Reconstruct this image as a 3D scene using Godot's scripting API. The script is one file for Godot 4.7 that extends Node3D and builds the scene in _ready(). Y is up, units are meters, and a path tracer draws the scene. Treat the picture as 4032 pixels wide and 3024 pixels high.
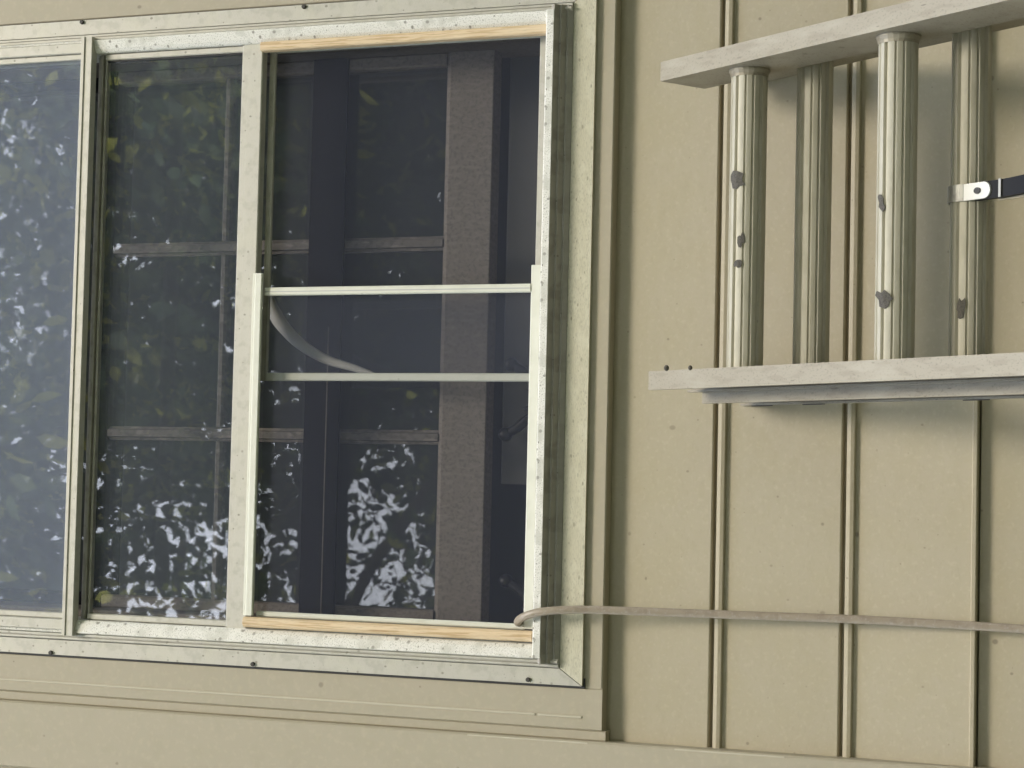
extends Node3D
# A storm window in a sided house wall seen from below, with a ladder leaning under it.
# x runs along the wall, y is up, z points out of the wall.

var M := {}
var used := {}

func _ready():
	# ---------- camera ----------
	var cam := Camera3D.new()
	cam.name = "camera"
	add_child(cam)
	cam.projection = Camera3D.PROJECTION_PERSPECTIVE
	cam.keep_aspect = Camera3D.KEEP_HEIGHT
	cam.fov = 21.405
	cam.near = 0.05
	cam.far = 400.0
	# a phone held upright: the top of the picture points along the wall
	cam.transform = Transform3D(Basis(Vector3(0.0229659, -0.9338335, -0.3569700), Vector3(0.9985175, 0.0038004, 0.0542984), Vector3(-0.0493490, -0.3576878, 0.9325364)), Vector3(-0.16038, 1.48751, 3.03074))
	cam.current = true
	# ---------- sky, exposure ----------
	var env := Environment.new()
	env.background_mode = Environment.BG_SKY
	var sm := ProceduralSkyMaterial.new()
	sm.sky_top_color = Color(0.36, 0.42, 0.53)
	sm.sky_horizon_color = Color(0.98, 0.99, 1.0)
	sm.sky_curve = 0.5
	sm.ground_bottom_color = Color(0.25, 0.25, 0.18)
	sm.ground_horizon_color = Color(0.6, 0.62, 0.6)
	var sky := Sky.new()
	sky.sky_material = sm
	env.sky = sky
	env.background_energy_multiplier = 2.8
	env.tonemap_mode = Environment.TONE_MAPPER_LINEAR
	env.tonemap_exposure = 4.3
	env.sdfgi_enabled = true
	env.ssao_enabled = true
	env.ssil_enabled = true
	var we := WorldEnvironment.new()
	we.name = "world_environment"
	we.environment = env
	add_child(we)
	# ---------- veiled sun, high above the trees ----------
	var sun := DirectionalLight3D.new()
	sun.name = "sun"
	add_child(sun)
	sun.light_color = Color(1.0, 0.965, 0.91)
	sun.light_energy = 0.22
	sun.light_angular_distance = 14.0
	sun.shadow_enabled = true
	var to_sun := Vector3(0.14, 0.79, 0.60).normalized()
	sun.look_at_from_position(to_sun * 50.0, Vector3.ZERO, Vector3.UP)
	materials()
	ground()
	house()
	storm_window()
	inner_window()
	screens()
	sticks()
	ladder()
	hose()
	rung_strap()
	debris()
	trees()

# =====================================================================  helpers
func numbered(called: String) -> String:
	if not used.has(called):
		used[called] = 0
		return called
	used[called] += 1
	return "%s_%03d" % [called, used[called]]

func tag(o: Node, label := "", category := "", group := "", kind := ""):
	if label: o.set_meta("label", label)
	if category: o.set_meta("category", category)
	if group: o.set_meta("group", group)
	if kind: o.set_meta("kind", kind)
	return o

func thing(called: String, label: String, category: String, at := Vector3.ZERO, group := "") -> Node3D:
	var o := Node3D.new()
	o.name = numbered(called)
	add_child(o)
	o.position = at
	tag(o, label, category, group)
	return o

func part(called: String, mesh: Mesh, mat: Material, parent: Node, at := Vector3.ZERO) -> MeshInstance3D:
	var o := MeshInstance3D.new()
	o.name = called if parent != self else numbered(called)
	o.mesh = mesh
	o.material_override = mat
	parent.add_child(o, true)
	# at is given in the scene's frame
	var off := Vector3.ZERO
	var p: Node = parent
	while p != self:
		off += p.position
		p = p.get_parent()
	o.position = at - off
	return o

class Build:
	var v := PackedVector3Array()
	var n := PackedVector3Array()
	func tri(a: Vector3, b: Vector3, c: Vector3):
		var k := (c - a).cross(b - a)
		if k.length_squared() < 1e-18: return
		k = k.normalized()
		v.append(a); v.append(b); v.append(c)
		n.append(k); n.append(k); n.append(k)
	func quad(a: Vector3, b: Vector3, c: Vector3, d: Vector3):
		tri(a, b, c); tri(a, c, d)
	func tri_n(a, b, c, na, nb, nc):
		v.append(a); v.append(b); v.append(c)
		n.append(na); n.append(nb); n.append(nc)
	func done() -> ArrayMesh:
		var arr := []
		arr.resize(Mesh.ARRAY_MAX)
		arr[Mesh.ARRAY_VERTEX] = v
		arr[Mesh.ARRAY_NORMAL] = n
		var m := ArrayMesh.new()
		m.add_surface_from_arrays(Mesh.PRIMITIVE_TRIANGLES, arr)
		return m

# prism: a 2D outline pushed along a direction. u, w span the outline, e is the extrusion.
func prism(b: Build, o: Vector3, u: Vector3, w: Vector3, e: Vector3, outline: PackedVector2Array):
	var pl := outline
	if Geometry2D.is_polygon_clockwise(pl):
		pl = pl.duplicate()
		pl.reverse()
	var flip := u.cross(w).dot(e) < 0.0
	var c := pl.size()
	for i in c:
		var p := o + u * pl[i].x + w * pl[i].y
		var q := o + u * pl[(i + 1) % c].x + w * pl[(i + 1) % c].y
		if flip: b.quad(p, q, q + e, p + e)
		else: b.quad(q, p, p + e, q + e)
	var t := Geometry2D.triangulate_polygon(pl)
	for i in range(0, t.size(), 3):
		var a := o + u * pl[t[i]].x + w * pl[t[i]].y
		var d := o + u * pl[t[i + 1]].x + w * pl[t[i + 1]].y
		var f := o + u * pl[t[i + 2]].x + w * pl[t[i + 2]].y
		var want := -e
		var k := (f - a).cross(d - a)
		if k.dot(want) > 0.0:
			b.tri(a, d, f); b.tri(a + e, f + e, d + e)
		else:
			b.tri(a, f, d); b.tri(a + e, d + e, f + e)

func along_x(x0: float, x1: float, yz: PackedVector2Array) -> ArrayMesh:
	var b := Build.new()
	prism(b, Vector3(x0, 0, 0), Vector3.UP, Vector3.BACK, Vector3(x1 - x0, 0, 0), yz)
	return b.done()

func along_y(y0: float, y1: float, xz: PackedVector2Array) -> ArrayMesh:
	var b := Build.new()
	prism(b, Vector3(0, y0, 0), Vector3.RIGHT, Vector3.BACK, Vector3(0, y1 - y0, 0), xz)
	return b.done()

func along_z(z0: float, z1: float, xy: PackedVector2Array) -> ArrayMesh:
	var b := Build.new()
	prism(b, Vector3(0, 0, z0), Vector3.RIGHT, Vector3.UP, Vector3(0, 0, z1 - z0), xy)
	return b.done()

# box with its long edges chamfered (c), the long axis chosen by itself
func block(x0: float, x1: float, y0: float, y1: float, z0: float, z1: float, c := 0.0015) -> ArrayMesh:
	var s := Vector3(x1 - x0, y1 - y0, z1 - z0)
	if s.x >= s.y and s.x >= s.z:
		return along_x(x0, x1, octo(y0, y1, z0, z1, c))
	if s.y >= s.z:
		return along_y(y0, y1, octo(x0, x1, z0, z1, c))
	return along_z(z0, z1, octo(x0, x1, y0, y1, c))

func sheet(x0: float, x1: float, y0: float, y1: float, z: float) -> ArrayMesh:
	var b := Build.new()
	b.quad(Vector3(x0, y0, z), Vector3(x0, y1, z), Vector3(x1, y1, z), Vector3(x1, y0, z))
	return b.done()

func octo(a0, a1, b0, b1, c) -> PackedVector2Array:
	c = min(c, min(a1 - a0, b1 - b0) * 0.3)
	return PackedVector2Array([Vector2(a0 + c, b0), Vector2(a1 - c, b0), Vector2(a1, b0 + c), Vector2(a1, b1 - c), Vector2(a1 - c, b1), Vector2(a0 + c, b1), Vector2(a0, b1 - c), Vector2(a0, b0 + c)])

func tube(b: Build, path: Array, radii: Array, sides := 10, flat := 1.0):
	var prev := Vector3.ZERO
	var rings := []
	var cnt := path.size()
	for i in cnt:
		var t: Vector3 = (path[min(i + 1, cnt - 1)] - path[max(i - 1, 0)]).normalized()
		var u: Vector3 = prev - t * prev.dot(t)
		if u.length() < 0.01:
			u = t.cross(Vector3.BACK if abs(t.z) < 0.9 else Vector3.UP)
		u = u.normalized()
		prev = u
		var w := t.cross(u)
		var ring := []
		for k in sides:
			var a := TAU * k / sides
			ring.append([path[i] + (u * cos(a) + w * sin(a) * flat) * radii[i], (u * cos(a) + w * sin(a)).normalized()])
		rings.append(ring)
	for i in cnt - 1:
		for k in sides:
			var k2 := (k + 1) % sides
			var a = rings[i][k]; var c = rings[i][k2]; var d = rings[i + 1][k2]; var e = rings[i + 1][k]
			b.tri_n(a[0], d[0], c[0], a[1], d[1], c[1])
			b.tri_n(a[0], e[0], d[0], a[1], e[1], d[1])
	for k in range(1, sides - 1):
		b.tri(rings[0][0][0], rings[0][k][0], rings[0][k + 1][0])
		b.tri(rings[-1][0][0], rings[-1][k + 1][0], rings[-1][k][0])

func smooth_path(pts: Array, per := 6) -> Array:
	var c := Curve3D.new()
	for i in pts.size():
		var a: Vector3 = pts[max(i - 1, 0)]
		var d: Vector3 = pts[min(i + 1, pts.size() - 1)]
		var t := (d - a) / 6.0
		c.add_point(pts[i], -t, t)
	var out := []
	for i in (pts.size() - 1) * per + 1:
		out.append(c.sample(min(i / per, pts.size() - 2), float(i) / per - min(i / per, pts.size() - 2)))
	return out

# =====================================================================  materials
func lin(r: float, g: float, b: float) -> Color:
	return Color(r, g, b).linear_to_srgb()

func noise(kind: int, freq: float, sd: int, oct := 4) -> FastNoiseLite:
	var f := FastNoiseLite.new()
	f.noise_type = kind
	f.frequency = freq
	f.seed = sd
	f.fractal_octaves = oct
	return f

func field(kind: int, freq: float, sd: int, size := 512, oct := 4) -> Image:
	var im := noise(kind, freq, sd, oct).get_seamless_image(size, size, false, false, 0.15, true)
	im.convert(Image.FORMAT_L8)
	return im

# blends colours by noise fields. layers: [image, low, high, colour (linear), strength, stretch_x, stretch_y]
func paint(size: int, base: Color, layers: Array, spots: Array = []) -> ImageTexture:
	var data := PackedByteArray()
	data.resize(size * size * 3)
	var grids := []
	for l in layers:
		grids.append((l[0] as Image).get_data())
	for y in size:
		for x in size:
			var c := base
			for i in layers.size():
				var l: Array = layers[i]
				var w: int = (l[0] as Image).get_width()
				var sx: int = (x * int(l[5])) % w
				var sy: int = (y * int(l[6])) % w
				var t := smoothstep(l[1], l[2], grids[i][sy * w + sx] / 255.0) * float(l[4])
				c = c.lerp(l[3], t)
			var o := (y * size + x) * 3
			var s := c.linear_to_srgb()
			data[o] = clampi(int(s.r * 255.0 + 0.5), 0, 255)
			data[o + 1] = clampi(int(s.g * 255.0 + 0.5), 0, 255)
			data[o + 2] = clampi(int(s.b * 255.0 + 0.5), 0, 255)
	for s in spots:          # x, y, rx, ry, colour, strength
		var col: Color = (s[4] as Color).linear_to_srgb()
		for yy in range(int(s[1] - s[3]) - 1, int(s[1] + s[3]) + 2):
			for xx in range(int(s[0] - s[2]) - 1, int(s[0] + s[2]) + 2):
				var d := sqrt(pow((xx - s[0]) / s[2], 2) + pow((yy - s[1]) / s[3], 2))
				var t: float = clamp((1.15 - d) * 2.5, 0.0, 1.0) * s[5]
				if t <= 0.0: continue
				var o := (posmod(yy, size) * size + posmod(xx, size)) * 3
				data[o] = int(lerp(float(data[o]), col.r * 255.0, t))
				data[o + 1] = int(lerp(float(data[o + 1]), col.g * 255.0, t))
				data[o + 2] = int(lerp(float(data[o + 2]), col.b * 255.0, t))
	return ImageTexture.create_from_image(Image.create_from_data(size, size, false, Image.FORMAT_RGB8, data))

func flecks(count: int, size: int, sd: int, rmin: float, rmax: float, col: Color, strength := 0.8, long := 1.0) -> Array:
	var r := RandomNumberGenerator.new()
	r.seed = sd
	var out := []
	for i in count:
		var a := lerpf(rmin, rmax, pow(r.randf(), 2.5))
		out.append([r.randf() * size, r.randf() * size, a, a * r.randf_range(0.7, 1.4) * long, col, strength * r.randf_range(0.5, 1.0)])
	return out

func std(color: Color, rough: float, metal := 0.0) -> StandardMaterial3D:
	var m := StandardMaterial3D.new()
	m.albedo_color = color
	m.roughness = rough
	m.metallic = metal
	return m

func tex(t: Texture2D, scale: Vector3, rough: float, metal := 0.0) -> StandardMaterial3D:
	var m := std(Color.WHITE, rough, metal)
	m.albedo_texture = t
	m.uv1_triplanar = true
	m.uv1_world_triplanar = true
	m.uv1_triplanar_sharpness = 8.0
	m.uv1_scale = scale
	return m

func relief(m: StandardMaterial3D, im: Image, cm: float):
	m.heightmap_enabled = true
	m.heightmap_texture = ImageTexture.create_from_image(im)
	m.heightmap_scale = cm

func materials():
	var fine := field(FastNoiseLite.TYPE_SIMPLEX_SMOOTH, 0.09, 11)
	var mid := field(FastNoiseLite.TYPE_SIMPLEX_SMOOTH, 0.025, 12)
	var broad := field(FastNoiseLite.TYPE_SIMPLEX_SMOOTH, 0.008, 13)
	var grit := field(FastNoiseLite.TYPE_VALUE, 0.35, 14, 512, 2)
	# painted hardboard siding
	var dirt := Color(0.10, 0.085, 0.06)
	var sp := flecks(55, 1024, 5, 0.9, 3.6, dirt, 0.45) + flecks(200, 1024, 6, 0.7, 1.5, dirt, 0.35)
	var t := paint(1024, Color(0.425, 0.373, 0.27), [[broad, 0.45, 0.75, Color(0.415, 0.362, 0.245), 0.45, 1, 1], [mid, 0.5, 0.85, Color(0.40, 0.348, 0.24), 0.35, 1, 1], [mid, 0.62, 0.85, Color(0.37, 0.32, 0.225), 0.3, 2, 5], [fine, 0.55, 0.9, Color(0.50, 0.45, 0.325), 0.4, 1, 1], [grit, 0.3, 0.9, Color(0.40, 0.36, 0.25), 0.4, 1, 1]], sp)
	M.siding = tex(t, Vector3.ONE * 0.9, 0.62)
	relief(M.siding, fine, 0.035)
	t = paint(512, Color(0.41, 0.365, 0.275), [[mid, 0.5, 0.85, Color(0.39, 0.35, 0.255), 0.6, 1, 1], [broad, 0.5, 0.8, Color(0.40, 0.36, 0.265), 0.6, 1, 1], [fine, 0.5, 0.9, Color(0.49, 0.435, 0.315), 0.35, 1, 1]], flecks(26, 512, 8, 0.8, 3.0, dirt, 0.5))
	M.casing = tex(t, Vector3.ONE * 1.3, 0.6)
	# weathered aluminium of the storm window
	t = paint(512, Color(0.485, 0.468, 0.41), [[mid, 0.45, 0.8, Color(0.40, 0.385, 0.33), 0.7, 1, 1], [broad, 0.5, 0.8, Color(0.50, 0.485, 0.41), 0.6, 1, 1], [fine, 0.62, 0.85, Color(0.36, 0.37, 0.32), 0.5, 1, 4]], flecks(150, 512, 9, 0.8, 3.4, Color(0.12, 0.11, 0.085), 0.6))
	M.frame = tex(t, Vector3.ONE * 3.0, 0.5, 0.15)
	t = paint(512, Color(0.80, 0.785, 0.73), [[fine, 0.58, 0.74, Color(0.40, 0.39, 0.34), 0.7, 2, 2], [broad, 0.5, 0.75, Color(0.58, 0.57, 0.51), 0.7, 1, 1]], flecks(300, 512, 10, 1.0, 5.5, Color(0.17, 0.16, 0.13), 0.75))
	M.pitted = tex(t, Vector3.ONE * 3.6, 0.7)
	t = paint(512, Color(0.58, 0.55, 0.43), [[fine, 0.45, 0.70, Color(0.40, 0.38, 0.29), 0.55, 1, 8], [mid, 0.5, 0.8, Color(0.64, 0.62, 0.50), 0.5, 1, 1], [grit, 0.55, 0.9, Color(0.36, 0.34, 0.26), 0.6, 1, 1]], flecks(420, 512, 16, 0.8, 3.0, Color(0.16, 0.15, 0.10), 0.6))
	M.sill_flange = tex(t, Vector3(1.6, 4.0, 3.0), 0.55, 0.1)
	M.track = tex(paint(256, Color(0.40, 0.38, 0.34), [[mid, 0.45, 0.8, Color(0.28, 0.26, 0.23), 0.7, 1, 1]], flecks(40, 256, 17, 0.8, 2.0, Color(0.1, 0.09, 0.08), 0.6)), Vector3.ONE * 4.0, 0.6, 0.2)
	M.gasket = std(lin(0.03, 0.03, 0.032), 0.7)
	M.screw = std(lin(0.05, 0.045, 0.04), 0.7)
	M.caulk = std(lin(0.53, 0.49, 0.385), 0.6)
	M.vinyl = tex(paint(256, Color(0.70, 0.70, 0.61), [[mid, 0.5, 0.9, Color(0.62, 0.62, 0.53), 0.6, 1, 1]], flecks(14, 256, 18, 0.7, 1.6, Color(0.2, 0.19, 0.15), 0.5)), Vector3.ONE * 3.0, 0.45)
	M.glass = std(Color(0.72, 0.75, 0.80, 0.03), 0.013)
	M.glass.transparency = BaseMaterial3D.TRANSPARENCY_ALPHA
	M.hazy_dusty_glass = std(Color(0.70, 0.74, 0.84, 0.17), 0.013)  # dust film, with veiling haze also put into its tint and alpha
	M.hazy_dusty_glass.transparency = BaseMaterial3D.TRANSPARENCY_ALPHA
	M.old_glass = std(Color(0.70, 0.74, 0.82, 0.05), 0.013)
	M.old_glass.transparency = BaseMaterial3D.TRANSPARENCY_ALPHA
	M.mesh = std(Color(0.31, 0.33, 0.39, 0.26), 0.9)
	M.mesh.transparency = BaseMaterial3D.TRANSPARENCY_ALPHA
	# bare pine
	t = paint(512, Color(0.72, 0.56, 0.36), [[mid, 0.48, 0.66, Color(0.50, 0.33, 0.16), 0.75, 5, 1], [broad, 0.5, 0.8, Color(0.76, 0.62, 0.43), 0.6, 3, 1], [fine, 0.6, 0.85, Color(0.45, 0.36, 0.24), 0.4, 2, 1]], flecks(10, 512, 19, 2.0, 6.0, Color(0.28, 0.15, 0.06), 0.6, 2.0))
	M.pine = tex(t, Vector3(4.0, 0.9, 4.0), 0.65)
	# old brown paint of the inner window
	t = paint(512, Color(0.135, 0.115, 0.10), [[fine, 0.5, 0.75, Color(0.08, 0.068, 0.06), 0.6, 1, 1], [mid, 0.5, 0.8, Color(0.17, 0.145, 0.125), 0.6, 3, 1], [grit, 0.7, 1.0, Color(0.18, 0.16, 0.145), 0.2, 1, 1]])
	M.old_paint = tex(t, Vector3.ONE * 2.6, 0.75)
	t = paint(256, Color(0.10, 0.088, 0.082), [[fine, 0.5, 0.75, Color(0.05, 0.045, 0.042), 0.6, 1, 1], [mid, 0.6, 0.8, Color(0.22, 0.19, 0.17), 0.5, 3, 1]])
	M.muntin = tex(t, Vector3.ONE * 2.6, 0.75)
	M.band_pale = std(lin(0.48, 0.47, 0.44), 0.7)
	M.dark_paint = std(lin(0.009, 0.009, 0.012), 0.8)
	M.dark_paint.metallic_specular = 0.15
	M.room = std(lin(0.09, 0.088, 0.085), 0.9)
	M.pale = std(lin(0.50, 0.50, 0.48), 0.8)
	M.board = std(lin(0.13, 0.13, 0.125), 0.8)
	M.iron = std(lin(0.015, 0.015, 0.017), 0.45)
	# ladder aluminium
	t = paint(512, Color(0.305, 0.275, 0.21), [[mid, 0.5, 0.8, Color(0.245, 0.215, 0.16), 0.6, 1, 1], [fine, 0.6, 0.85, Color(0.17, 0.145, 0.105), 0.55, 1, 4], [broad, 0.5, 0.8, Color(0.37, 0.34, 0.265), 0.5, 1, 1], [grit, 0.6, 1.0, Color(0.24, 0.215, 0.165), 0.2, 1, 1]], flecks(120, 512, 21, 0.8, 4.0, Color(0.10, 0.085, 0.06), 0.5))
	M.rail = tex(t, Vector3(4.5, 1.4, 1.4), 0.48, 0.25)
	M.rail.metallic_specular = 0.35
	t = paint(512, Color(0.47, 0.44, 0.345), [[mid, 0.45, 0.8, Color(0.38, 0.355, 0.27), 0.6, 1, 1], [fine, 0.65, 0.9, Color(0.36, 0.335, 0.29), 0.4, 1, 1]], flecks(40, 512, 22, 0.5, 1.5, Color(0.09, 0.075, 0.06), 0.4))
	M.rung = tex(t, Vector3(1.2, 4.0, 4.0), 0.55, 0.1)
	M.foot = std(lin(0.02, 0.02, 0.02), 0.8)
	t = paint(256, Color(0.33, 0.275, 0.21), [[mid, 0.45, 0.8, Color(0.25, 0.205, 0.155), 0.6, 1, 1], [fine, 0.6, 0.85, Color(0.44, 0.40, 0.36), 0.4, 1, 1]])
	M.hose = tex(t, Vector3.ONE * 5.0, 0.4)
	M.zinc = tex(paint(256, Color(0.36, 0.355, 0.32), [[mid, 0.45, 0.75, Color(0.24, 0.235, 0.21), 0.8, 1, 1]]), Vector3.ONE * 8.0, 0.5, 0.4)
	M.white = std(lin(0.80, 0.80, 0.77), 0.45)
	M.rubber = std(lin(0.008, 0.008, 0.009), 0.5)
	M.rubber.metallic_specular = 0.3
	M.webbing = std(lin(0.42, 0.37, 0.26), 0.8)
	M.dry_leaf = tex(paint(256, Color(0.10, 0.09, 0.075), [[fine, 0.45, 0.75, Color(0.05, 0.045, 0.038), 0.8, 1, 1]]), Vector3.ONE * 12.0, 0.8)
	M.bark = tex(paint(256, Color(0.13, 0.10, 0.075), [[fine, 0.45, 0.7, Color(0.06, 0.045, 0.035), 0.8, 2, 1]]), Vector3(1.0, 0.3, 1.0), 0.9)
	t = paint(512, Color(0.075, 0.085, 0.035), [[mid, 0.4, 0.7, Color(0.11, 0.10, 0.05), 0.7, 1, 1], [fine, 0.5, 0.8, Color(0.05, 0.065, 0.025), 0.7, 1, 1]])
	M.ground = tex(t, Vector3.ONE * 0.4, 0.95)
	M.roof = std(lin(0.09, 0.085, 0.08), 0.9)
	M.leaf = std(Color.WHITE, 0.5)
	M.leaf.vertex_color_use_as_albedo = true
	M.leaf.cull_mode = BaseMaterial3D.CULL_DISABLED
	M.leaf.backlight_enabled = true
	M.leaf.backlight = Color(0.55, 0.6, 0.2)

# =====================================================================  setting
func ground():
	var m := PlaneMesh.new()
	m.size = Vector2(500, 500)
	var g := part("ground", m, M.ground, self)
	tag(g, "", "", "", "structure")

# ---------------------------------------------------------------------  house
const WX0 := -0.4706
const WX1 := 0.6300
const WTOP := 4.06

func panel_outline(y0: float, first := 0.190) -> PackedVector2Array:
	# one sheet of siding: three courses with a groove and a bead between them, lapped at its foot
	var p := PackedVector2Array()
	p.append(Vector2(y0, -0.0225))
	p.append(Vector2(y0 + 0.0005, 0.0125))
	p.append(Vector2(y0 + 0.002, 0.0140))
	p.append(Vector2(y0 + 0.007, 0.0140))
	p.append(Vector2(y0 + 0.0085, 0.0115))
	for b in [y0 + first, y0 + first + 0.2]:
		p.append(Vector2(b - 0.013, -0.0025))
		p.append(Vector2(b - 0.0080, -0.0025))
		p.append(Vector2(b - 0.0075, 0.0015))
		p.append(Vector2(b - 0.0060, 0.0038))
		p.append(Vector2(b - 0.0010, 0.0050))
		p.append(Vector2(b + 0.0040, 0.0038))
		p.append(Vector2(b + 0.0055, 0.0015))
		p.append(Vector2(b + 0.0058, -0.0100))
		p.append(Vector2(b + 0.0112, -0.0100))
		p.append(Vector2(b + 0.0120, 0.0015))
		p.append(Vector2(b + 0.0140, 0.0028))
	p.append(Vector2(y0 + 0.598, -0.0025))
	p.append(Vector2(y0 + 0.598, -0.0225))
	return p

func house():
	var h := thing("house", "beige house wall of wide horizontal siding with casing round an aluminium window", "house", Vector3(0, 0, -0.1))
	# backing wall with the opening for the window
	var ox0 := -0.435
	var ox1 := 0.595
	var oy0 := 2.555
	var oy1 := 4.02
	part("wall_core", block(-4.0, ox0, 0.0, 5.0, -0.16, -0.0230, 0.0), M.old_paint, h)
	part("wall_core", block(ox1, 5.0, 0.0, 5.0, -0.16, -0.0230, 0.0), M.old_paint, h)
	part("wall_core", block(ox0, ox1, 0.0, oy0, -0.16, -0.0230, 0.0), M.old_paint, h)
	part("wall_core", block(ox0, ox1, oy1, 5.0, -0.16, -0.0230, 0.0), M.old_paint, h)
	# siding sheets
	var lap := 1.9130
	for k in range(-3, 5):
		var y := lap + 0.6 * k
		var o := panel_outline(y)
		if y > 4.7:
			o = PackedVector2Array([Vector2(y, -0.0225), Vector2(y, 0.013), Vector2(4.978, 0.0), Vector2(4.978, -0.0225)])
		part("siding_panel", along_x(-3.9, -0.668, o), M.siding, h)
		if y + 0.6 < 2.53 or y > 4.1:
			part("siding_panel", along_x(-0.556, 4.9, o), M.siding, h)
		else:
			part("siding_panel", along_x(0.705, 4.9, o), M.siding, h)
	# foot board
	part("foot_board", block(-3.9, 4.9, 0.02, 0.104, -0.0225, 0.012), M.casing, h)
	# upright joint board and the casing of the window
	part("joint_board", block(-0.668, -0.5545, 0.02, 4.98, -0.0225, 0.0300, 0.003), M.casing, h)
	part("filler_strip", block(-0.5545, -0.5385, 2.4745, 4.98, -0.0225, 0.0195, 0.002), M.casing, h)
	part("window_casing", block(-0.5385, WX0 - 0.003, 2.480, 4.15, -0.0225, 0.0225, 0.002), M.casing, h)
	part("window_casing", block(WX1 + 0.003, 0.705, 2.480, 4.15, -0.0225, 0.0225, 0.002), M.casing, h)
	part("window_casing", block(WX0 - 0.003, WX1 + 0.003, 2.480, 2.5550, -0.0225, 0.0222, 0.002), M.casing, h)
	part("window_casing", block(WX0 - 0.003, WX1 + 0.003, 4.02, 4.15, -0.0225, 0.0222, 0.002), M.casing, h)
	part("edge_shade_dirt", block(WX0 - 0.0040, WX0 - 0.0002, 2.5080, 4.06, 0.0220, 0.0250, 0.0006), M.gasket, h)  # dark strips painting the shadow line between flange and casing
	part("edge_shade_dirt", block(WX1 + 0.0002, WX1 + 0.0024, 2.5110, 4.06, 0.0220, 0.0248, 0.0006), M.gasket, h)
	part("edge_shade_dirt", block(WX0 - 0.0002, WX0 + 0.012, 2.5078, 2.5108, 0.0220, 0.0250, 0.0006), M.gasket, h)  # short dark dirt line at the lower flange corner
	part("caulk_line", block(-0.5205, -0.5172, 2.590, 4.1, 0.0220, 0.0243, 0.0008), M.caulk, h)
	part("caulk_line", block(-0.5205, -0.5172, 2.513, 2.585, 0.0220, 0.0245, 0.0008), M.caulk, h)
	part("caulk_line", block(-0.5583, -0.5561, 2.50, 2.70, 0.0296, 0.0312, 0.0006), M.caulk, h)
	part("caulk_line", block(-0.5583, -0.5561, 2.19, 2.36, 0.0296, 0.0310, 0.0006), M.caulk, h)
	# eave and roof
	var b := Build.new()
	prism(b, Vector3(-4.4, 0, 0), Vector3.UP, Vector3.BACK, Vector3(9.8, 0, 0), PackedVector2Array([Vector2(4.98, -6.3), Vector2(4.98, 0.42), Vector2(5.14, 0.45), Vector2(7.2, -2.95)]))
	part("roof", b.done(), M.roof, h)
	part("side_wall", block(-4.0, -3.85, 0.0, 4.98, -6.0, -0.161, 0.0), M.siding, h)
	part("side_wall", block(4.85, 5.0, 0.0, 4.98, -6.0, -0.161, 0.0), M.siding, h)
	part("rear_wall", block(-4.0, 5.0, 0.0, 4.98, -6.15, -6.0, 0.0), M.siding, h)
	# the room behind the window
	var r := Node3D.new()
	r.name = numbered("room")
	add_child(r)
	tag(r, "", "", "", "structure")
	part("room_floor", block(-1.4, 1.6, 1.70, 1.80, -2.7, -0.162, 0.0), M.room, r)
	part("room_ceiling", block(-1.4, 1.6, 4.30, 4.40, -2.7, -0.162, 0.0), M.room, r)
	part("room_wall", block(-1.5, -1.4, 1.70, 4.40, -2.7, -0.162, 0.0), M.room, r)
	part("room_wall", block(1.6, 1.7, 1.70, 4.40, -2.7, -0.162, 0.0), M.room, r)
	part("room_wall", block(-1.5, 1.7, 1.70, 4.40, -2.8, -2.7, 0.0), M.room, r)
	# things just inside the gap
	var bd := part("headboard", block(-0.16, 0.62, 2.25, 2.762, -0.262, -0.245, 0.004), M.board, self)
	tag(bd, "grey board standing inside the room behind the gap under the sash", "board")
	var rods := [[0.045, 2.735], [-0.075, 2.742], [-0.325, 2.735]]
	for i in rods.size():
		var rb := Build.new()
		var x: float = rods[i][0]
		var y: float = rods[i][1]
		var side := -1.0 if i != 1 else 1.0
		tube(rb, smooth_path([Vector3(x, y, -0.215), Vector3(x + 0.012 * side, y - 0.022, -0.215), Vector3(x + 0.034 * side, y - 0.052, -0.215), Vector3(x + 0.05 * side, y - 0.12, -0.215), Vector3(x + 0.05 * side, 1.803, -0.215)], 4), filled(17, 0.0085), 8)
		var th := thing("iron_rod", ["black curved iron rod with ball tip inside the window, nearest the middle of the sill", "black curved iron rod with ball tip rising behind the gap under the brown sash rail", "black curved iron rod with ball tip inside the window, beside the grey hose"][i], "iron rod", Vector3(x + 0.05 * side, 1.80, -0.215), "iron rods inside the window")
		part("rod", rb.done(), M.iron, th)
		var s := SphereMesh.new()
		s.radius = 0.0125
		s.height = 0.025
		s.radial_segments = 16
		s.rings = 8
		part("ball_tip", s, M.iron, th, Vector3(x, y, -0.215))

func filled(n: int, v: float) -> Array:
	var a := []
	a.resize(n)
	a.fill(v)
	return a

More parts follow.
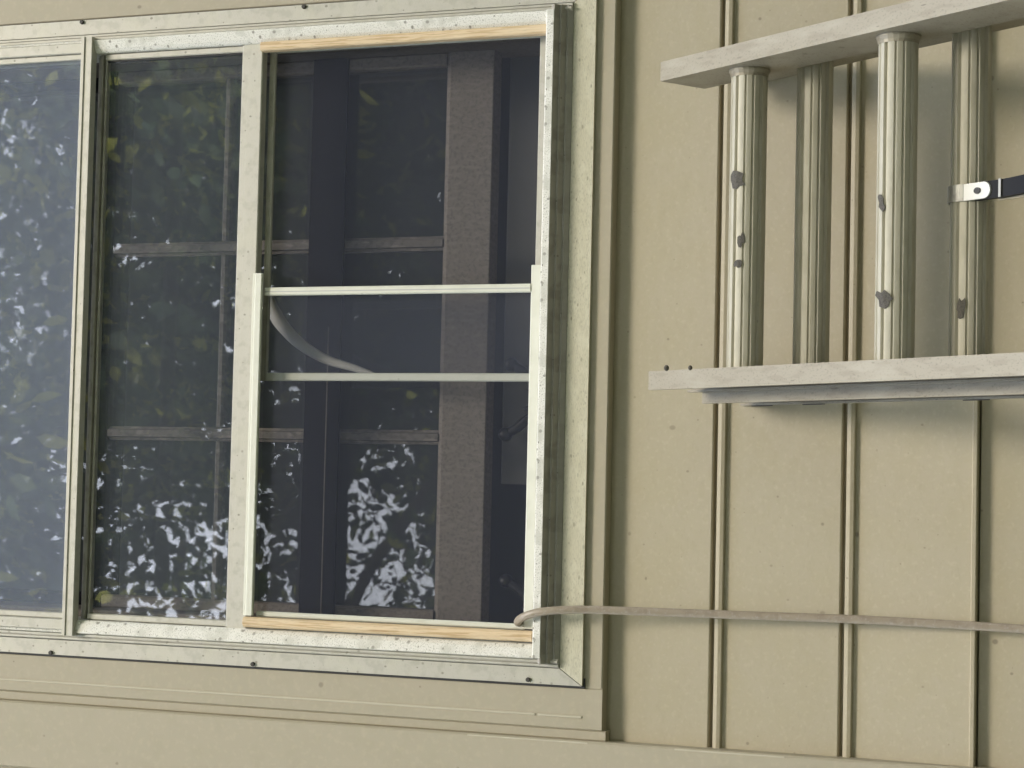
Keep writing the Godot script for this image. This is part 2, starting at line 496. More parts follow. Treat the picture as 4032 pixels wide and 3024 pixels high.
# ---------------------------------------------------------------------  storm window
func storm_window():
	var w := thing("storm_window", "weathered aluminium storm window with its lower sash raised above a screened opening", "window", Vector3(0.08, 2.51, 0.0))
	# outer flange, mitred at the corners
	var fi := 0.0262
	var yb := 2.511
	var yt := WTOP
	var z0 := 0.0224
	var z1 := 0.0300
	part("flange", along_z(z0, z1, PackedVector2Array([Vector2(WX0 + 0.0005, yb), Vector2(WX1 - 0.0005, yb), Vector2(WX1 - fi, yb + 0.037), Vector2(WX0 + fi, yb + 0.037)])), M.sill_flange, w)
	part("flange", along_z(z0, z1, PackedVector2Array([Vector2(WX0, yb + 0.001), Vector2(WX0 + fi - 0.0008, yb + 0.038), Vector2(WX0 + fi - 0.0008, yt - 0.03), Vector2(WX0, yt)])), M.frame, w)
	part("flange", along_z(z0, z1, PackedVector2Array([Vector2(WX1, yb + 0.001), Vector2(WX1, yt), Vector2(WX1 - fi + 0.0008, yt - 0.03), Vector2(WX1 - fi + 0.0008, yb + 0.038)])), M.frame, w)
	part("flange", along_z(z0, z1, PackedVector2Array([Vector2(WX0 + 0.001, yt), Vector2(WX0 + fi, yt - 0.029), Vector2(WX1 - fi, yt - 0.029), Vector2(WX1 - 0.001, yt)])), M.frame, w)
	# sill track: ribs that step outwards, then the lip
	part("sill_track", along_x(WX0 + 0.0330, WX1 - 0.0320, PackedVector2Array([Vector2(2.5485, -0.03), Vector2(2.5485, 0.0310), Vector2(2.5545, 0.0370), Vector2(2.5562, 0.0350), Vector2(2.5580, 0.0350), Vector2(2.5632, 0.0450), Vector2(2.5650, 0.0425), Vector2(2.5668, 0.0425), Vector2(2.5722, 0.0525), Vector2(2.5745, 0.0525), Vector2(2.5870, 0.030), Vector2(2.5870, -0.03)])), M.track, w)
	part("sill_lip", along_x(WX0 + 0.042, WX1 - 0.041, PackedVector2Array([Vector2(2.5728, 0.0530), Vector2(2.5728, 0.0552), Vector2(2.5838, 0.0552), Vector2(2.5856, 0.0538), Vector2(2.5878, 0.0310), Vector2(2.5876, 0.0305), Vector2(2.5750, 0.0530)])), M.pitted, w)
	# jamb tracks
	for s in [-1, 1]:
		var e: float = WX0 if s < 0 else WX1
		var q := PackedVector2Array()
		for a in [[0.0266, -0.03], [0.0266, 0.0310], [0.0285, 0.0352], [0.0315, 0.0352], [0.0322, 0.0330], [0.0335, 0.0330], [0.0345, 0.0395], [0.0378, 0.0395], [0.0385, 0.0365], [0.0400, 0.0365], [0.0402, -0.03]]:
			q.append(Vector2(e - s * a[0], a[1]))
		part("track_rib", along_y(2.5490, yt - 0.03, q), M.frame, w)
		q = PackedVector2Array()
		for a in [[0.0404, -0.03], [0.0404, 0.0470], [0.0420, 0.0482], [0.0560, 0.0440], [0.0610, 0.0405], [0.0625, 0.0380], [0.0625, -0.03]]:
			q.append(Vector2(e - s * a[0], a[1]))
		part("jamb", along_y(2.5880, yt - 0.03, q), M.pitted, w)
	# screws in the flange
	for p in [[-0.4675, 3.476], [-0.4665, 3.085], [-0.4650, 2.600], [0.6265, 3.456], [0.6265, 3.025], [-0.467, 3.90], [0.626, 3.90], [0.6265, 2.60]]:
		var c := CylinderMesh.new()
		c.top_radius = 0.0032
		c.bottom_radius = 0.0040
		c.height = 0.0045
		c.radial_segments = 10
		c.rings = 1
		var o := part("screw", c, M.screw, w, Vector3(p[0], p[1], 0.0315))
		o.rotation.x = PI / 2
	# upper sash in the outer track
	var l := WX0 + 0.048
	var r := WX1 - 0.048
	var up := group_part("upper_sash", w)
	part("bottom_rail", along_x(WX0 + 0.036, WX1 - 0.036, PackedVector2Array([Vector2(3.4190, 0.0380), Vector2(3.4190, 0.0525), Vector2(3.4200, 0.0535), Vector2(3.4330, 0.0535), Vector2(3.4340, 0.0555), Vector2(3.4395, 0.0555), Vector2(3.4405, 0.0545), Vector2(3.4405, 0.0380)])), M.frame, up)
	part("stile", block(l - 0.003, l + 0.0155, 3.4408, 3.99, 0.0470, 0.0535), M.frame, up)
	part("stile", block(r - 0.0155, r + 0.003, 3.4408, 3.99, 0.0470, 0.0535), M.frame, up)
	part("top_rail", block(l - 0.003, r + 0.003, 3.9905, 4.02, 0.0470, 0.0535), M.frame, up)
	part("stile_lip", block(l + 0.0157, l + 0.0260, 3.4408, 3.99, 0.0440, 0.0490), M.frame, up)
	part("stile_lip", block(r - 0.0260, r - 0.0157, 3.4408, 3.99, 0.0440, 0.0490), M.frame, up)
	part("pane", block(l + 0.018, r - 0.018, 3.4395, 3.9925, 0.0405, 0.0430, 0.0), M.hazy_dusty_glass, up)
	# head of the frame
	part("head", block(WX0 + 0.0268, WX1 - 0.0268, 4.0205, 4.0300, -0.03, 0.0300), M.frame, w)
	# raised sash in the middle track
	var mi := group_part("raised_sash", w)
	l = WX0 + 0.0635
	r = WX1 - 0.0635
	part("bottom_rail", along_x(l - 0.001, r + 0.001, PackedVector2Array([Vector2(3.0965, 0.0200), Vector2(3.0965, 0.0345), Vector2(3.0985, 0.0360), Vector2(3.1235, 0.0360), Vector2(3.1245, 0.0345), Vector2(3.1345, 0.0345), Vector2(3.1360, 0.0335), Vector2(3.1360, 0.0200)])), M.frame, mi)
	part("stile", block(l, l + 0.0105, 3.1362, 3.4040, 0.0200, 0.0335), M.frame, mi)
	part("stile", block(r - 0.0105, r, 3.1362, 3.4040, 0.0200, 0.0335), M.frame, mi)
	part("top_rail", along_x(l, r, PackedVector2Array([Vector2(3.4020, 0.0200), Vector2(3.4020, 0.0290), Vector2(3.4060, 0.0290), Vector2(3.4066, 0.0240), Vector2(3.4090, 0.0240), Vector2(3.4096, 0.0310), Vector2(3.4140, 0.0310), Vector2(3.4150, 0.0250), Vector2(3.4220, 0.0250), Vector2(3.4220, 0.0200)])), M.track, mi)
	part("gasket", block(l + 0.0106, r - 0.0106, 3.1362, 3.1390, 0.0210, 0.0300, 0.0005), M.gasket, mi)
	part("gasket", block(r - 0.0135, r - 0.0106, 3.1392, 3.4018, 0.0210, 0.0300, 0.0005), M.gasket, mi)
	part("pane", block(l + 0.0108, r - 0.0138, 3.1392, 3.4018, 0.0245, 0.0272, 0.0), M.old_glass, mi)

func group_part(called: String, parent: Node3D) -> Node3D:
	var o := Node3D.new()
	o.name = called
	parent.add_child(o, true)
	return o

# ---------------------------------------------------------------------  wooden window behind it
func inner_window():
	var w := thing("inner_window", "old brown wooden window with muntins behind the storm window, open at the bottom", "window", Vector3(0.08, 2.555, -0.09))
	var x0 := -0.425
	var x1 := 0.585
	part("jamb", block(x0 - 0.0095, x0 + 0.030, 2.5560, 4.0190, -0.158, -0.032, 0.002), M.old_paint, w)
	part("jamb", block(x1 - 0.022, x1 + 0.0095, 2.5560, 4.0190, -0.158, -0.032, 0.002), M.old_paint, w)
	part("head", block(x0 + 0.0305, x1 - 0.0225, 3.985, 4.0190, -0.158, -0.032, 0.002), M.old_paint, w)
	part("sill", along_x(x0 + 0.0305, x1 - 0.0225, PackedVector2Array([Vector2(2.5560, -0.20), Vector2(2.5560, -0.031), Vector2(2.5780, -0.031), Vector2(2.5960, -0.20)])), M.old_paint, w)
	var s := group_part("lower_sash", w)
	var l := x0 + 0.031
	var r := x1 - 0.023
	part("bottom_rail", along_x(l, r, PackedVector2Array([Vector2(2.7270, -0.118), Vector2(2.7270, -0.086), Vector2(2.7285, -0.0845), Vector2(2.8050, -0.0845), Vector2(2.8135, -0.0900), Vector2(2.8135, -0.118)])), M.old_paint, s)
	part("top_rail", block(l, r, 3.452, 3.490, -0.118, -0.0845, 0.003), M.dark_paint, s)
	part("stile", block(l, l + 0.022, 2.8137, 3.4518, -0.118, -0.0845, 0.003), M.old_paint, s)
	part("stile", block(r - 0.022, r, 2.8137, 3.4518, -0.118, -0.0845, 0.003), M.old_paint, s)
	for c in [-0.0850, 0.2410]:
		var q := PackedVector2Array([Vector2(c - 0.012, -0.112), Vector2(c - 0.012, -0.0945), Vector2(c - 0.0075, -0.0925), Vector2(c - 0.0060, -0.0865), Vector2(c + 0.0060, -0.0865), Vector2(c + 0.0075, -0.0925), Vector2(c + 0.012, -0.0945), Vector2(c + 0.012, -0.112)])
		part("muntin", along_y(2.8137, 3.4518, q), M.muntin, s)
	# crossing muntin with worn paint, and the dark check strip in front of the panes
	for a in [[l + 0.0222, -0.0975], [-0.0725, 0.2285], [0.2535, r - 0.0222]]:
		part("muntin", block(a[0], a[1], 3.2215, 3.2355, -0.111, -0.0880, 0.004), M.muntin, s)
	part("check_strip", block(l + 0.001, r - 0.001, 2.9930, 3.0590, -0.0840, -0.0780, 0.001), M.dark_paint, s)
	part("strip_edge", block(l + 0.001, 0.10, 3.0150, 3.0172, -0.0779, -0.0768, 0.0004), M.old_paint, s)
	# panes between the muntins
	for a in [[l + 0.0222, -0.0972], [-0.0728, 0.2288], [0.2532, r - 0.0222]]:
		for b in [[2.8137, 3.2213], [3.2357, 3.4518]]:
			part("pane", block(a[0], a[1], b[0], b[1], -0.1035, -0.1010, 0.0), M.glass, s)
	# upper sash, further in
	var u := group_part("upper_sash", w)
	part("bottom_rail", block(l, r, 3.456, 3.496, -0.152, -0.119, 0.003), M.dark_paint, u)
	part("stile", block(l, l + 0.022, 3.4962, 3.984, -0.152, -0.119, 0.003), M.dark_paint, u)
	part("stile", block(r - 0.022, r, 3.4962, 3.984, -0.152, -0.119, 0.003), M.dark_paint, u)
	part("pane", block(l + 0.0222, r - 0.0222, 3.4962, 3.984, -0.1375, -0.1350, 0.0), M.glass, u)

# ---------------------------------------------------------------------  sliding insect screens
func screens():
	var f := thing("insect_screen", "white framed sliding insect screen in front, covering the side of the opening by the hose", "screen", Vector3(-0.10, 2.592, 0.024), "sliding screens in the window opening")
	part("bottom_rail", block(-0.386, 0.1870, 2.5925, 2.6100, 0.0200, 0.0320, 0.002), M.vinyl, f)
	part("top_rail", block(-0.386, 0.1805, 3.0820, 3.0960, 0.0365, 0.0430, 0.002), M.vinyl, f)
	part("top_rail_lip", block(-0.386, 0.1805, 3.0820, 3.1010, 0.0366, 0.0405, 0.001), M.vinyl, f)
	part("end_bar", block(0.1440, 0.1575, 2.6102, 3.0818, 0.0215, 0.0335, 0.002), M.vinyl, f)
	part("bar_groove", block(0.1495, 0.1512, 2.6106, 3.0814, 0.0333, 0.0338, 0.0001), M.pale, f)
	part("end_bar", block(-0.3880, -0.3790, 2.6102, 3.0818, 0.0215, 0.0300, 0.002), M.vinyl, f)
	part("screen_mesh", sheet(-0.3788, 0.1438, 2.6102, 3.0818, 0.0264), M.mesh, f)
	var b := thing("insect_screen", "thin grey framed insect screen behind, reaching the pine stick by the ladder side", "screen", Vector3(0.29, 2.592, 0.008), "sliding screens in the window opening")
	part("bottom_rail", block(0.0030, 0.5640, 2.5900, 2.6110, 0.0040, 0.0120, 0.0015), M.frame, b)
	part("top_rail", block(0.0030, 0.5640, 3.0850, 3.0965, 0.0040, 0.0120, 0.0015), M.frame, b)
	part("end_bar", block(0.0035, 0.0165, 2.6112, 3.0848, 0.0030, 0.0125, 0.002), M.vinyl, b)
	part("end_bar", block(0.5560, 0.5640, 2.6112, 3.0848, 0.0040, 0.0120, 0.0015), M.frame, b)
	part("screen_mesh", sheet(0.0167, 0.5558, 2.6112, 3.0848, 0.0078), M.mesh, b)
	# a pale flat curved band between the two screens and the wooden window
	var t := Build.new()
	var pts := [Vector3(0.150, 3.105, -0.030), Vector3(0.128, 3.098, -0.030), Vector3(0.104, 3.084, -0.030), Vector3(0.070, 3.048, -0.030), Vector3(0.042, 2.996, -0.026), Vector3(0.026, 2.935, -0.012), Vector3(0.0125, 2.890, -0.001)]
	var pa := smooth_path(pts, 6)
	var rad := []
	for i in pa.size():
		var way := float(i) / (pa.size() - 1)
		rad.append(lerpf(0.0060, 0.0125, clampf(way * 4.0, 0.0, 1.0)) if way < 0.3 else lerpf(0.0125, 0.0040, (way - 0.3) / 0.7))
	tube(t, pa, rad, 12, 0.5)
	var st := part("curved_band", t.done(), M.band_pale, self)
	tag(st, "pale flat band curving behind the overlapping insect screens", "hose")

# ---------------------------------------------------------------------  pine sticks that hold the sash up
func sticks():
	var a := part("pine_stick", block(0.5530, 0.5680, 2.5885, 3.0960, 0.0285, 0.0475, 0.002), M.pine, self)
	tag(a, "square pine stick propping the raised sash, at the upper edge of the picture", "stick", "pine sticks under the raised sash")
	var q := PackedVector2Array()
	for k in 14:
		var g := TAU * k / 14.0
		q.append(Vector2(-0.3965 + cos(g) * 0.0088, 0.0430 + sin(g) * 0.0085))
	var b := part("pine_stick", along_y(2.5885, 3.0960, q), M.pine, self)
	tag(b, "rounded pine stick propping the raised sash, on the side of the grey hose", "stick", "pine sticks under the raised sash")

# ---------------------------------------------------------------------  ladder
const LEAN := 0.5899
func lp(x: float, s: float, off: float) -> Vector3:      # a point of the leaning ladder
	return Vector3(x, 2.40 + s * cos(LEAN) + off * sin(LEAN), -s * sin(LEAN) + off * cos(LEAN))

func rail_mesh(xi: float, xo: float, s0: float, s1: float, o0: float, o1: float) -> ArrayMesh:
	# channel with its web on the inner side and flanges that point outwards
	var t := 0.0032 * signf(xo - xi)
	var k := 0.0040
	var q := PackedVector2Array([Vector2(xi, o0), Vector2(xo, o0), Vector2(xo, o0 + 0.011), Vector2(xo - t, o0 + 0.011), Vector2(xo - t, o0 + k), Vector2(xi + t, o0 + k), Vector2(xi + t, o1 - k), Vector2(xo - t, o1 - k), Vector2(xo - t, o1 - k - 0.004), Vector2(xo, o1 - k - 0.004), Vector2(xo, o1), Vector2(xi, o1)])
	var b := Build.new()
	prism(b, lp(0, s0, 0), Vector3.RIGHT, lp(0, 0, 1) - lp(0, 0, 0), lp(0, s1, 0) - lp(0, s0, 0), q)
	return b.done()

func rung_mesh(x0: float, x1: float, c: Vector2) -> ArrayMesh:
	# fluted tube with a flattened tread
	var q := PackedVector2Array()
	var up := Vector2(cos(0.25), sin(0.25))
	var grooves := [20, 71, 93, 101, 128, 152, 176, 183, 208, 232, 270, 312, 345]
	for i in 120:
		var deg := i * 3.0
		var rad := 0.0264
		for g in grooves:
			if absf(deg - g) < 2.2: rad = 0.0244
		var p := Vector2(cos(deg_to_rad(deg)), sin(deg_to_rad(deg))) * rad
		var hgt := p.dot(up)
		if hgt > 0.0205: p -= up * (hgt - 0.0205) * 0.7      # tread flattened towards the sky
		q.append(c + p)
	var b := Build.new()
	prism(b, lp(x0, 0, 0), lp(0, 1, 0) - lp(0, 0, 0), lp(0, 0, 1) - lp(0, 0, 0), Vector3(x1 - x0, 0, 0), q)
	return b.done()

func collar_mesh(x0: float, x1: float, c: Vector2) -> ArrayMesh:
	var b := Build.new()
	var n := 24
	for i in n:
		var a := TAU * i / n
		var a2 := TAU * (i + 1) / n
		var prof := [[x0, 0.0270], [lerpf(x0, x1, 0.35), 0.0276], [lerpf(x0, x1, 0.75), 0.0298], [x1, 0.0300]]
		for k in 3:
			var p := lp(prof[k][0], c.x + cos(a) * prof[k][1], c.y + sin(a) * prof[k][1])
			var p2 := lp(prof[k][0], c.x + cos(a2) * prof[k][1], c.y + sin(a2) * prof[k][1])
			var r := lp(prof[k + 1][0], c.x + cos(a) * prof[k + 1][1], c.y + sin(a) * prof[k + 1][1])
			var r2 := lp(prof[k + 1][0], c.x + cos(a2) * prof[k + 1][1], c.y + sin(a2) * prof[k + 1][1])
			if x1 > x0: b.quad(p, r, r2, p2)
			else: b.quad(p, p2, r2, r)
	return b.done()

func ladder():
	var w := thing("extension_ladder", "weathered aluminium extension ladder leaning on the siding beneath the window", "ladder", Vector3(0.22, 0.0, 1.55))
	# front section
	part("rail", rail_mesh(0.013, -0.0150, -0.086, -2.62, 0.010, 0.097), M.rail, w)
	part("rail", rail_mesh(0.448, 0.4770, -0.100, -2.62, 0.010, 0.097), M.rail, w)
	# rear section, a little wider
	part("rail", rail_mesh(-0.004, -0.0320, -0.106, -2.880, -0.079, 0.0085), M.rail, w)
	part("rail", rail_mesh(0.465, 0.4940, -0.106, -2.880, -0.079, 0.0085), M.rail, w)
	var s := -0.2490
	while s > -2.6:
		var r := part("rung", rung_mesh(0.0132, 0.4478, Vector2(s, 0.052)), M.rung, w)
		part("collar", collar_mesh(0.436, 0.4478, Vector2(s, 0.052)), M.rail, r)
		s -= 0.2950
	s = -0.2930
	while s > -2.8:
		part("rung", rung_mesh(-0.0038, 0.4648, Vector2(s, -0.036)), M.rung, w)
		s -= 0.3000
	# thin dark oval plates for the slots along the rear section, rivets beside the rungs
	for q in [-0.150, -0.262, -0.575, -0.86, -1.16]:
		var e := Build.new()
		var sh := PackedVector2Array()
		for i in 12:
			sh.append(Vector2(cos(TAU * i / 12.0) * 0.024, sin(TAU * i / 12.0) * 0.0042))
		prism(e, lp(-0.0322, q, -0.0728), lp(0, 1, 0) - lp(0, 0, 0), lp(0, 0, 1) - lp(0, 0, 0), Vector3(-0.0010, 0, 0), sh)
		part("slot", e.done(), M.screw, w)
	for x in [-0.018, 0.4795]:
		var b := Build.new()
		var c := lp(x, -2.880, -0.035)
		prism(b, Vector3(x - 0.025, 0, 0), Vector3.UP, Vector3.BACK, Vector3(0.05, 0, 0), PackedVector2Array([Vector2(0.002, c.z - 0.055), Vector2(0.002, c.z + 0.06), Vector2(0.018, c.z + 0.06), Vector2(c.y + 0.02, c.z + 0.03), Vector2(c.y + 0.02, c.z - 0.03), Vector2(0.018, c.z - 0.055)]))
		part("foot", b.done(), M.foot, w)

# ---------------------------------------------------------------------  strap between two rungs
func rung_strap():
	var c := Vector2(-0.5930, -0.036)
	var t := thing("rung_strap", "black rubber strap with white tab and zinc band wrapped round a ladder rung", "strap", lp(0.238, c.x, c.y))
	var b := Build.new()
	# band round the rung
	var q := PackedVector2Array()
	for i in 25:
		var a := lerpf(-1.9, 2.3, i / 24.0) + 0.9
		q.append(c + Vector2(cos(a), sin(a)) * 0.0295)
	for i in range(24, -1, -1):
		var a := lerpf(-1.9, 2.3, i / 24.0) + 0.9
		q.append(c + Vector2(cos(a), sin(a)) * 0.0278)
	prism(b, lp(0.2270, 0, 0), lp(0, 1, 0) - lp(0, 0, 0), lp(0, 0, 1) - lp(0, 0, 0), Vector3(0.0225, 0, 0), q)
	part("band", b.done(), M.zinc, t)
	# tab with a rounded end, below the rung
	var axis := lp(0, -1, 0) - lp(0, 0, 0)
	var up := lp(0, 0, 1) - lp(0, 0, 0)
	var o := lp(0.2382, c.x - 0.0170, c.y + 0.0235)
	b = Build.new()
	var sh := PackedVector2Array([Vector2(-0.0110, -0.006), Vector2(0.0110, -0.006)])
	for i in 9:
		var a := PI * i / 8.0
		sh.append(Vector2(cos(a) * 0.0110, 0.030 + sin(a) * 0.0110))
	prism(b, o, Vector3.RIGHT, axis, up * 0.003, sh)
	var tab := part("tab", b.done(), M.white, t)
	b = Build.new()
	sh = PackedVector2Array()
	for i in 16:
		sh.append(Vector2(cos(TAU * i / 16.0) * 0.0042, 0.0200 + sin(TAU * i / 16.0) * 0.0055))
	prism(b, o + up * 0.0031, Vector3.RIGHT, axis, up * 0.0018, sh)
	part("rivet", b.done(), M.iron, tab)
	# the strap itself, down to the next rung
	b = Build.new()
	ribbon(b, smooth_path([o + axis * 0.012 - up * 0.0042, o + axis * 0.07 - up * 0.0030, lp(0.2415, -0.75, -0.0120), lp(0.245, -0.862, -0.0120)], 6), 0.0118, 0.008)
	part("strap", b.done(), M.rubber, t)
	b = Build.new()
	ribbon(b, smooth_path([o + axis * 0.045 - up * 0.0105, o + axis * 0.08 - up * 0.0095, lp(0.2415, -0.75, -0.0185), lp(0.245, -0.862, -0.0185)], 6), 0.0142, 0.003)
	part("backing", b.done(), M.webbing, t)
	b = Build.new()
	ribbon(b, [o + axis * 0.055 + up * 0.0022, o + axis * 0.0590 + up * 0.0023], 0.0121, 0.0016)
	part("keeper", b.done(), M.zinc, t)

func ribbon(b: Build, path: Array, half: float, thick: float):
	var n := path.size()
	for i in n - 1:
		var a: Vector3 = path[i]
		var c: Vector3 = path[i + 1]
		var t0: Vector3 = (path[min(i + 1, n - 1)] - path[max(i - 1, 0)]).normalized()
		var t1: Vector3 = (path[min(i + 2, n - 1)] - path[i]).normalized()
		var u0 := Vector3.RIGHT.cross(t0).normalized() * thick * 0.5
		var u1 := Vector3.RIGHT.cross(t1).normalized() * thick * 0.5
		var x := Vector3(half, 0, 0)
		var r0 := [a - x - u0, a + x - u0, a + x + u0, a - x + u0]
		var r1 := [c - x - u1, c + x - u1, c + x + u1, c - x + u1]
		for k in 4:
			var k2 := (k + 1) % 4
			b.quad(r0[k], r0[k2], r1[k2], r1[k])
		if i == 0: b.quad(r0[3], r0[2], r0[1], r0[0])
		if i == n - 2: b.quad(r1[0], r1[1], r1[2], r1[3])

# ---------------------------------------------------------------------  grey hose out of the window
func hose():
	var b := Build.new()
	var pts := [Vector3(-0.372, 2.640, -0.16), Vector3(-0.378, 2.634, -0.06), Vector3(-0.379, 2.6235, 0.004), Vector3(-0.3755, 2.6165, 0.038), Vector3(-0.3665, 2.6005, 0.0600), Vector3(-0.3570, 2.572, 0.0685), Vector3(-0.3515, 2.53, 0.0660), Vector3(-0.3495, 2.465, 0.0570), Vector3(-0.3490, 2.28, 0.0400), Vector3(-0.3478, 2.085, 0.0320), Vector3(-0.3500, 1.90, 0.0270), Vector3(-0.3560, 1.60, 0.024), Vector3(-0.352, 1.10, 0.024), Vector3(-0.345, 0.50, 0.030), Vector3(-0.340, 0.10, 0.045), Vector3(-0.33, 0.012, 0.12), Vector3(-0.25, 0.009, 0.35), Vector3(-0.05, 0.009, 0.55)]
	var pa := smooth_path(pts, 6)
	tube(b, pa, filled(pa.size(), 0.0064), 14)
	var h := part("hose", b.done(), M.hose, self)
	tag(h, "thin grey hose coming out of the window corner and hanging down the siding", "hose")

# ---------------------------------------------------------------------  dry leaf scraps
func debris():
	var r := RandomNumberGenerator.new()
	r.seed = 4
	# x, s along the ladder, centre of the rung (offset), angle round the rung, length, width
	var list := [
		[0.283, -0.249, 0.052, 0.95, 0.026, 0.030, "dark leaf scrap stuck on the topmost ladder rung, close to the far rail"],
		[0.196, -0.249, 0.052, 1.30, 0.026, 0.009, "small dark leaf scrap on the middle of the topmost ladder rung"],
		[0.164, -0.249, 0.052, 1.15, 0.020, 0.013, "small curled scrap beside another on the topmost ladder rung"],
		[0.221, -0.544, 0.052, 0.75, 0.024, 0.012, "dark pointed scrap on the ladder rung just above the strap"],
		[0.095, -0.544, 0.052, 0.95, 0.030, 0.020, "brown leaf scrap on the ladder rung just above the strap, towards the near rail"],
		[0.085, -0.593, -0.036, 1.10, 0.030, 0.012, "thin leaf scrap on the rung that carries the strap"]]
	for e in list:
		var b := Build.new()
		var n := 11
		var ring := []
		for i in n:
			var a := TAU * i / n
			var k := r.randf_range(0.45, 1.25)
			var u: float = cos(a) * e[4] * 0.5 * k
			var w: float = sin(a) * e[5] * 0.5 * k
			ring.append([u, w])
		var askew := r.randf_range(-0.9, 0.9)
		var at = func(u0, w0, h):
			var u: float = u0 * cos(askew) - w0 * sin(askew)
			var w: float = u0 * sin(askew) + w0 * cos(askew)
			var ang: float = e[3] + 0.80 + w / 0.0262
			return lp(e[0] + u, e[1] + cos(ang) * (0.0262 + h), e[2] + sin(ang) * (0.0262 + h))
		for i in n:
			var j := (i + 1) % n
			var p = ring[i]
			var q = ring[j]
			b.tri(at.call(0, 0, 0.0020), at.call(q[0], q[1], 0.0016), at.call(p[0], p[1], 0.0016))
			b.tri(at.call(0, 0, 0.0006), at.call(p[0], p[1], 0.0004), at.call(q[0], q[1], 0.0004))
			b.quad(at.call(p[0], p[1], 0.0016), at.call(q[0], q[1], 0.0016), at.call(q[0], q[1], 0.0004), at.call(p[0], p[1], 0.0004))
		var o := part("leaf_scrap", b.done(), M.dry_leaf, self)
		tag(o, e[6], "leaf scrap", "dry scraps on the ladder")
	# crumbs on the end of the near rail
	var crumbs := [[0.0165, -0.128, 0.0975, 0.011, "tiny dark twig crumb on the tip of the near ladder rail"], [0.0150, -0.182, 0.0975, 0.009, "round dark crumb on the near ladder rail before the topmost rung"]]
	for e in crumbs:
		var s := SphereMesh.new()
		s.radius = e[3] * 0.42
		s.height = e[3] * 0.7
		s.radial_segments = 8
		s.rings = 5
		var o := part("crumb", s, M.dry_leaf, self, lp(e[0], e[1], e[2]))
		tag(o, e[4], "crumb", "dry scraps on the ladder")

# ---------------------------------------------------------------------  trees in front of the house, some mirrored in the panes, outer ones shaping the light
func clump(sd: int, count: int, radius: float, ll: float, tone: float) -> ArrayMesh:
	var r := RandomNumberGenerator.new()
	r.seed = sd
	var v := PackedVector3Array()
	var nn := PackedVector3Array()
	var col := PackedColorArray()
	for i in count:
		var p := Vector3(r.randfn(), r.randfn() * 0.75, r.randfn()) * radius * 0.5
		var d := (p.normalized() + Vector3(r.randfn(), r.randfn() - 0.7, r.randfn()) * 0.7).normalized()
		var side := d.cross(Vector3(r.randfn(), r.randfn() + 1.2, r.randfn())).normalized()
		var nor := side.cross(d).normalized()
		var l := ll * r.randf_range(0.65, 1.15)
		var w := l * r.randf_range(0.22, 0.30)
		var a := p
		var tip := p + d * l - nor * l * 0.12
		var m1 := p + d * l * 0.28 + side * w * 0.85 + nor * l * 0.03
		var m2 := p + d * l * 0.28 - side * w * 0.85 + nor * l * 0.03
		var k1 := p + d * l * 0.66 + side * w * 0.80
		var k2 := p + d * l * 0.66 - side * w * 0.80
		var g := r.randf()
		var c := Color(0.05, 0.085, 0.025).lerp(Color(0.13, 0.16, 0.04), g * g)
		if r.randf() < 0.13: c = Color(0.52, 0.50, 0.08)  # some leaves get sunlight put into their colour
		c = Color(c.r * tone, c.g * tone, c.b * tone)
		for t in [[a, m1, m2], [m1, k1, m2], [m2, k1, k2], [k1, tip, k2]]:
			var k: Vector3 = (t[2] - t[0]).cross(t[1] - t[0]).normalized()
			for q in t:
				v.append(q); nn.append(k); col.append(c)
	var arr := []
	arr.resize(Mesh.ARRAY_MAX)
	arr[Mesh.ARRAY_VERTEX] = v
	arr[Mesh.ARRAY_NORMAL] = nn
	arr[Mesh.ARRAY_COLOR] = col
	var m := ArrayMesh.new()
	m.add_surface_from_arrays(Mesh.PRIMITIVE_TRIANGLES, arr)
	return m

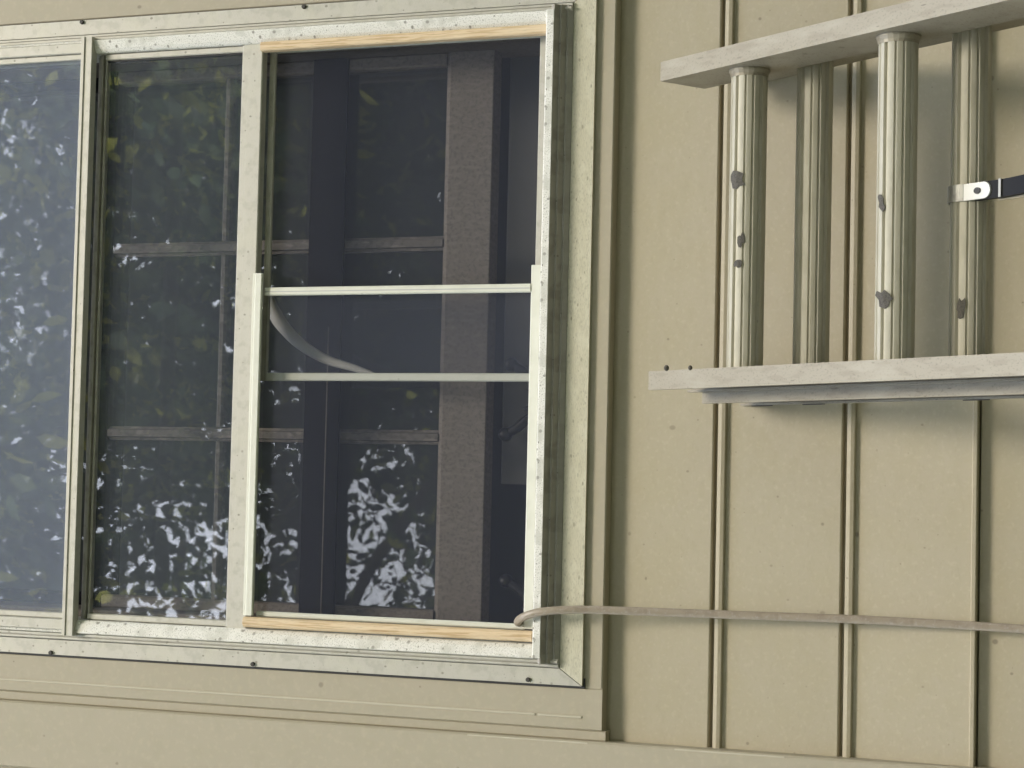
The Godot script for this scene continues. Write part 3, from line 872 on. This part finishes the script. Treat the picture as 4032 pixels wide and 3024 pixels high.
func tree(at: Vector3, height: float, low: float, spread: float, clumps: int, sd: int, kinds: Array, lift: float, label: String, opening := Vector3.ZERO):
	var r := RandomNumberGenerator.new()
	r.seed = sd
	var t := thing("tree", label, "tree", at, "broadleaf trees facing the house")
	var top := at + Vector3(r.randfn() * 0.4, height * 0.86, r.randfn() * 0.4)
	var b := Build.new()
	var stem := smooth_path([at + Vector3(0, -0.1, 0), at + Vector3(r.randfn() * 0.1, height * 0.25, r.randfn() * 0.1), at + Vector3(r.randfn() * 0.25, height * 0.55, r.randfn() * 0.25), top], 4)
	var rad := []
	for i in stem.size():
		rad.append(lerpf(0.021 * height, 0.03, pow(float(i) / (stem.size() - 1), 0.8)))
	tube(b, stem, rad, 10)
	part("trunk", b.done(), M.bark, t)
	var limbs := []
	b = Build.new()
	for i in 24:
		var f := lerpf(low / height, 0.92, float(i) / 23.0)
		var start: Vector3 = stem[int(clamp(f / 0.86, 0.0, 1.0) * (stem.size() - 1))]
		start.y = at.y + f * height * 0.95
		var a := i * 2.4 + r.randf_range(-0.4, 0.4)
		var reach: float = spread * sin(PI * clamp((f - low / height) / (1.02 - low / height) * 0.72 + 0.22, 0.0, 1.0)) * r.randf_range(0.8, 1.1)
		var out := Vector3(cos(a), 0, sin(a))
		var pth := smooth_path([start, start + out * reach * 0.45 + Vector3.UP * reach * 0.22, start + out * reach + Vector3.UP * reach * r.randf_range(0.0, 0.35)], 4)
		tube(b, pth, [0.07, 0.062, 0.055, 0.047, 0.04, 0.032, 0.024, 0.017, 0.011], 6)
		limbs.append(pth)
	part("limbs", b.done(), M.bark, t)
	var st := SurfaceTool.new()
	st.begin(Mesh.PRIMITIVE_TRIANGLES)
	for i in clumps:
		var pick := clampi(int(pow(r.randf(), lift) * limbs.size()), 0, limbs.size() - 1)
		var pth: Array = limbs[pick]
		var k := sqrt(r.randf()) * (pth.size() - 1.01)
		var p: Vector3 = pth[int(k)].lerp(pth[int(k) + 1], k - int(k)) + Vector3(r.randfn(), r.randfn() * 0.7, r.randfn()) * spread * 0.10
		var sc := r.randf_range(0.75, 1.2)
		if opening != Vector3.ZERO and Vector3((p.x - opening.x) / 1.15, (p.y - opening.y) / 1.0, (p.z - opening.z) / 3.5).length() < 1.0: continue  # crown kept open here so bright sky mirrors in the panes
		st.append_from(kinds[r.randi() % kinds.size()], 0, Transform3D(Basis(Vector3.UP, r.randf() * TAU).rotated(Vector3.RIGHT, r.randfn() * 0.3).scaled(Vector3.ONE * sc), p - at))
	part("crown", st.commit(), M.leaf, t, at).set_meta("kind", "stuff")

func trees():
	var fine := []
	var big := []
	var middle := []
	for i in 4:
		fine.append(clump(31 + i, 80, 0.56, 0.165, 0.75 + 0.17 * i))
		middle.append(clump(51 + i, 80, 0.72, 0.20, 0.75 + 0.17 * i))
		big.append(clump(41 + i, 60, 1.25, 0.36, 0.75 + 0.17 * i))
	tree(Vector3(1.2, 0, 11.0), 11.2, 4.0, 5.2, 680, 101, fine, 0.75, "tall broadleaf tree straight across from the window", Vector3(-1.0, 7.9, 10.2))
	tree(Vector3(-6.4, 0, 9.5), 14.5, 3.6, 5.6, 720, 102, fine, 0.75, "broad tree across from the joint board side of the wall")
	tree(Vector3(8.0, 0, 9.5), 14.5, 3.2, 5.8, 800, 103, middle, 0.75, "broad tree across from the ladder side of the wall")
	tree(Vector3(4.6, 0, 17.0), 15.0, 3.0, 5.0, 480, 104, middle, 1.0, "tallest tree standing behind the front row, on the ladder side")
	tree(Vector3(-7.0, 0, 18.0), 13.0, 3.0, 4.4, 420, 105, middle, 1.0, "tall tree standing behind the front row, on the joint board side")
	tree(Vector3(-11.5, 0, 7.0), 16.0, 1.8, 5.6, 700, 106, big, 0.8, "unseen spreading tree at the far end of the yard past the joint board")  # added outside the mirrored area, thick-leaved to cut fill light
	tree(Vector3(14.0, 0, 7.0), 16.0, 1.8, 5.6, 700, 107, big, 0.8, "unseen spreading tree at the far end of the yard past the ladder")  # likewise added to hold back light from this side
	for i in 7:
		tree(Vector3(-27.0 + 9.0 * i, 0, 27.0 + (i % 3) * 2.0), 7.0 + (i % 2), 0.6, 4.6, 260, 120 + i, big, 1.0, ["lowest bushy tree at the back of the yard, past the joint board", "bushy tree at the back of the yard beyond the far joint board side", "bushy tree at the back of the yard, left of the middle", "bushy tree in the middle of the yard's back edge", "bushy tree at the back of the yard, right of the middle", "bushy tree at the back of the yard beyond the far ladder side", "last bushy tree at the back of the yard, past the ladder"][i])
